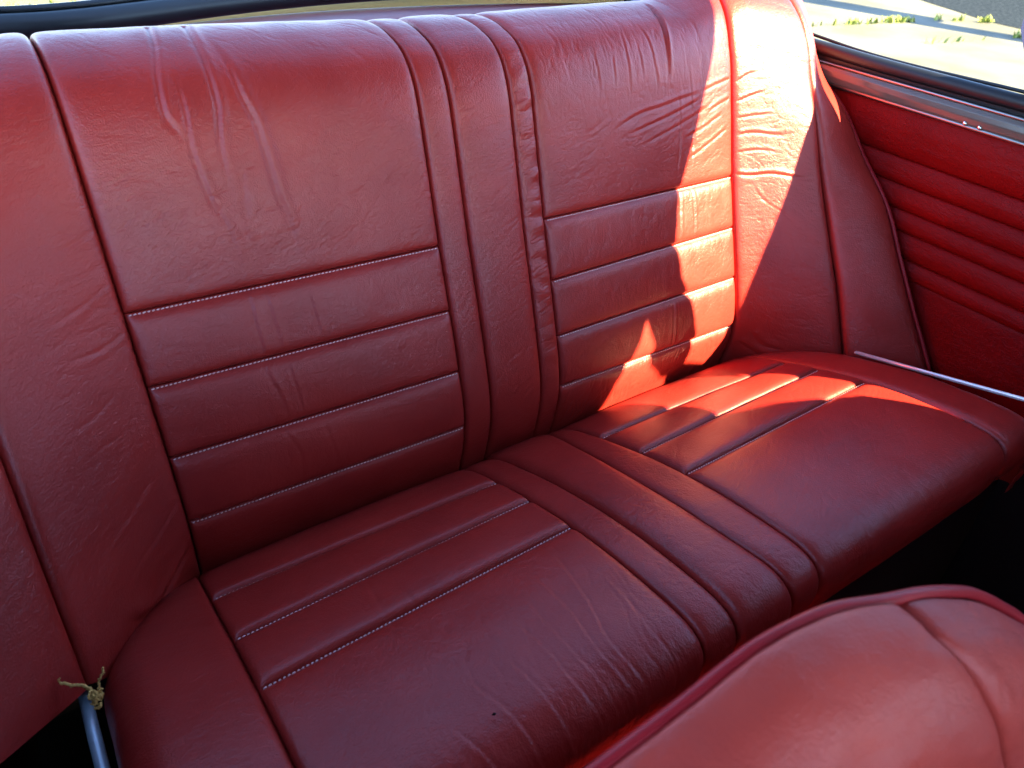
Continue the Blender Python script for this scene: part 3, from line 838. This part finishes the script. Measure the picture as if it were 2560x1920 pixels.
# ------------------------------------------------------------------ parcel shelf and rear window
o = extrude_x("parcel_shelf", [(.48, .74), (.48, .792), (.60, .794), (.97, .788), (.97, .74)], -.66, .68, M_SHELF, None, 'x', False, .004)
tag(o, "purple red vinyl parcel shelf behind the backrest under the rear window", "parcel shelf")
rw = empty("rear_window", (0, .93, .8))
tag(rw, "rear window in black rubber seal with beige trim strip below", "rear window")
CURVE = smooth_path([(-.70, .766, 0), (-.56, .764, 0), (-.444, .764, 0), (-.398, .763, 0), (-.347, .772, 0), (-.272, .797, 0), (-.187, .827, 0), (-.047, .864, 0), (.1, .885, 0), (.25, .885, 0), (.45, .865, 0), (.70, .80, 0)], 90)
BEIGE = smooth_path([(-.66, .80, 0), (-.50, .81, 0), (-.308, .856, 0), (-.172, .897, 0), (.003, .922, 0), (.231, .917, 0), (.418, .889, 0), (.66, .83, 0)], 90)
def ribbon(name, off0, off1, z0, z1, mat, n=4):
    T = np.gradient(BEIGE, axis=0); T /= np.linalg.norm(T, axis=1)[:, None]
    nrm = np.stack([-T[:, 1], T[:, 0], 0 * T[:, 0]], 1)
    prof = [(off0, z0), (off1, z0), (off1, z1), (off0, z1)]
    P = np.stack([BEIGE + nrm * a + np.array([0, 0, z]) for a, z in prof + prof[:1]], 1)
    return link(name, grid_mesh(name, P), mat, rw, smooth=False)
ribbon("beige_strip", 0, .02, .7915, .8035, M_BEIGE)
T = np.gradient(CURVE, axis=0)
tube("rubber_seal", CURVE + np.array([0, .0, .826]), .0165, M_RUBBER, rw, seg=16)
tube("rubber_lip", CURVE + np.array([0, .012, .844]), .005, M_RUBBER, rw, seg=10)
top = CURVE * np.array([.9, .15, 1]) + np.array([0, .18, 1.347])
gl = np.stack([CURVE + np.array([0, .012, .84]), (CURVE + np.array([0, .012, .84]) + top) / 2 + np.array([0, .03, .01]), top], 1)
link("glass", grid_mesh("glass", gl), M_GLASS, rw)

# ------------------------------------------------------------------ car body: floor, sides with openings shaped for the sun patch, roof
body = empty("car_body", (0, 0, 0))
tag(body, "dark car body shell with roof around the bench seat, side window openings shaped for the sun patch", "car body")
XS = .706
def wall(name, polys, x0, x1, mat):
    for P in polys:
        extrude_x(name, P, x0, x1, mat, body, 'x')
wall("side_wall", [[(-1.35, -.1), (1.9, -.1), (1.9, .789), (-1.35, .789)]], XS, XS + .05, M_DARK)
# unseen pieces round window openings (y, z), shaped to cut out the sun patch
CENTRE = [(-.55, .7895), (-.55, .835), (-.525, .852), (-.51, .875), (-.485, .89), (-.483, .94), (-.505, .945), (-.54, 1.02), (-.57, 1.05), (-.635, 1.14), (-.625, 1.17), (-.64, 1.21), (-.646, 1.25), (-.646, 1.372),
          (-.471, 1.372), (-.4855, 1.24), (-.495, 1.17), (-.47, 1.10), (-.47, 1.05), (-.46, 1.02), (-.485, .99), (-.38, .88), (-.335, .84), (-.33, .80), (-.325, .7895)]
FRONT = [(-1.39, .7895), (-.65, .7895), (-.65, .86), (-.61, .885), (-.61, .95), (-.63, .97), (-.66, 1.01), (-.74, 1.10), (-.84, 1.20), (-.81, 1.20), (-.77, 1.25), (-.72, 1.24), (-.69, 1.24), (-.646, 1.25), (-.646, 1.372), (-1.39, 1.372)]
TOP = [(-.471, 1.372), (-.4855, 1.24), (-.46, 1.268), (-.43, 1.282), (-.40, 1.292), (-.35, 1.303), (-.30, 1.32), (-.25, 1.332), (-.19, 1.342), (.16, 1.342), (.30, 1.24), (.44, 1.10), (.52, .96), (.56, .7895), (1.9, .7895), (1.9, .84), (.92, .85), (.28, 1.372)]
LOW_SUN_MASK = [(-.324, .7895), (-.32, .84), (-.29, .86), (-.27, .872), (-.25, .888), (-.20, .912), (-.14, .932), (-.08, .953), (-.04, .968), (.02, .974), (.092, .998), (.089, .95), (.081, .885), (.058, .848), (.042, .808), (.036, .7895)]
wall("unseen_pillar", [FRONT, CENTRE], XS, XS + .006, M_PAINT)
wall("sun_mask_frame", [TOP, LOW_SUN_MASK], XS, XS + .006, M_PAINT)
LX = -.70
wall("side_wall", [[(-1.35, -.1), (1.9, -.1), (1.9, .789), (-1.35, .789)]], LX - .05, LX, M_DARK)
wall("unseen_pillar", [[(.56, .7895), (1.9, .7895), (1.9, .85), (.95, .90), (.75, 1.30), (.62, 1.30), (.60, 1.0)]], LX - .05, LX, M_PAINT)
extrude_x("roof", [(-1.35, 1.352), (.26, 1.352), (.30, 1.368), (-.1, 1.40), (-1.35, 1.38)], LX - .05, XS, M_HEAD, body, 'x')
box("windscreen_light_block", (LX, -1.40, 1.12), (XS + .05, -1.352, 1.38), M_PAINT, body)  # unseen box, added to cut light through the windscreen opening
box("dashboard", (-.695, -1.5, .0), (.70, -1.3, .78), M_DARK, body, .02)
box("floor_pan", (-.76, -1.5, -.16), (.765, .60, -.105), M_DARK, body)
box("floor_carpet", (-.66, -1.25, -.10), (.66, -.20, -.088), M_CARPET, body)
box("rear_bulkhead", (-.699, .46, -.10), (.70, .53, .735), M_DARK, body)

# ------------------------------------------------------------------ the place outside
def ground_mat(name, c0, c1, scale, rough=.9, bump=.3):
    m, nt, b = new_mat(name)
    tc = N(nt, "ShaderNodeTexCoord")
    n = N(nt, "ShaderNodeTexNoise"); n.inputs["Scale"].default_value = scale; n.inputs["Detail"].default_value = 8
    nt.links.new(tc.outputs["Object"], n.inputs["Vector"])
    cr = N(nt, "ShaderNodeValToRGB"); cr.color_ramp.elements[0].position = .35; cr.color_ramp.elements[1].position = .65
    cr.color_ramp.elements[0].color = (*c0, 1); cr.color_ramp.elements[1].color = (*c1, 1)
    nt.links.new(n.outputs[0], cr.inputs[0]); nt.links.new(cr.outputs[0], b.inputs["Base Color"])
    b.inputs["Roughness"].default_value = rough
    bp = N(nt, "ShaderNodeBump"); bp.inputs["Strength"].default_value = bump; bp.inputs["Distance"].default_value = .02
    nt.links.new(n.outputs[0], bp.inputs["Height"]); nt.links.new(bp.outputs[0], b.inputs["Normal"])
    return m
GZ = -.20
M_CONC = ground_mat("pale_concrete", (.055, .050, .028), (.105, .098, .068), 1.6)
M_ASPH = ground_mat("shade_dark_asphalt", (.010, .014, .020), (.024, .030, .040), 30, 1.0)  # shade on the road is put into this darkened base colour
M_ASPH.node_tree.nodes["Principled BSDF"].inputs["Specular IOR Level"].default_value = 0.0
M_WEED = ground_mat("weeds", (.10, .16, .02), (.30, .30, .06), 9)
def sheet(name, pts, z, mat, kind="structure"):
    o = link(name, raw_mesh(name, [(x, y, z) for x, y in pts], [tuple(range(len(pts)))]), mat, None, False)
    return tag(o, kind=kind)
sheet("ground", [(-150, -150), (150, -150), (150, 150), (-150, 150)], GZ, M_CONC)
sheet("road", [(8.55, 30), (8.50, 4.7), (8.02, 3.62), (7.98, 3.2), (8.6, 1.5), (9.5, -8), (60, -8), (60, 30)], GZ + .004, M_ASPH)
def tufts(name, spots, hmax, spread):
    V = []; F = []
    for (x, y, k) in spots:
        for i in range(k):
            a = random.uniform(0, 6.283); px = x + random.gauss(0, spread); py = y + random.gauss(0, spread * .35); h = hmax * random.uniform(.35, 1)
            dx, dy = math.cos(a), math.sin(a); w = .012 * random.uniform(.6, 1.3); b_ = len(V)
            V += [(px - dy * w, py + dx * w, GZ), (px + dy * w, py - dx * w, GZ), (px + dx * h * .3 + dy * w * .6, py + dy * h * .3 - dx * w * .6, GZ + h * .6), (px + dx * h * .3 - dy * w * .6, py + dy * h * .3 + dx * w * .6, GZ + h * .6), (px + dx * h * .7, py + dy * h * .7, GZ + h)]
            F += [(b_, b_ + 1, b_ + 2, b_ + 3), (b_ + 3, b_ + 2, b_ + 4)]
    return tag(link(name, raw_mesh(name, V, F), M_WEED, None), kind="stuff")
sp = []
for i in range(36):
    t = i / 35; sp.append((5.9 + 1.2 * t, 4.09 - .2 * t, int(random.choice([0, 2, 3, 4, 5]) * (.6 + 1.2 * t))))
sp += [(7.0, 3.93, 22), (6.85, 3.97, 14), (7.5, 3.86, 10), (7.7, 3.75, 16), (7.9, 3.62, 26), (7.98, 3.6, 22)]
for i in range(18):
    t = i / 17; sp.append((6.2 + 1.5 * t, 3.25 - .19 * t, random.choice([0, 1, 2, 4])))
for i in range(24): sp.append((7.5 + .5 * random.random(), 3.0 + .1 * random.random(), 2))
tufts("weeds", sp, .07, .035)
sp = [(random.uniform(-.6, 1.2), random.uniform(6.2, 7.4), 3) for _ in range(110)]
tufts("dry_grass", sp, .07, .05)
# unseen bars added overhead, placed to cast shadow bands on the pavement
def shadow_bar(name, a, b, h, r, label):
    k = h / SUN[2]; off = SUN * k
    A = np.array([a[0], a[1], GZ]) + off; B = np.array([b[0], b[1], GZ]) + off
    o = tube(name, [A, (A + B) / 2, B], r, M_PAINT, None, seg=12)
    return tag(o, label, "rail", "bars added over the pavement for their shadows")
shadow_bar("shadow_caster", (6.9, 5.7), (7.36, 4.02), 2.6, .22, "unseen dark bar added high over the pavement to cast the farther shadow band")
shadow_bar("shadow_caster", (7.19, 3.9), (7.9, 1.7), 2.2, .16, "unseen dark bar added over the pavement to cast the nearer shadow band")
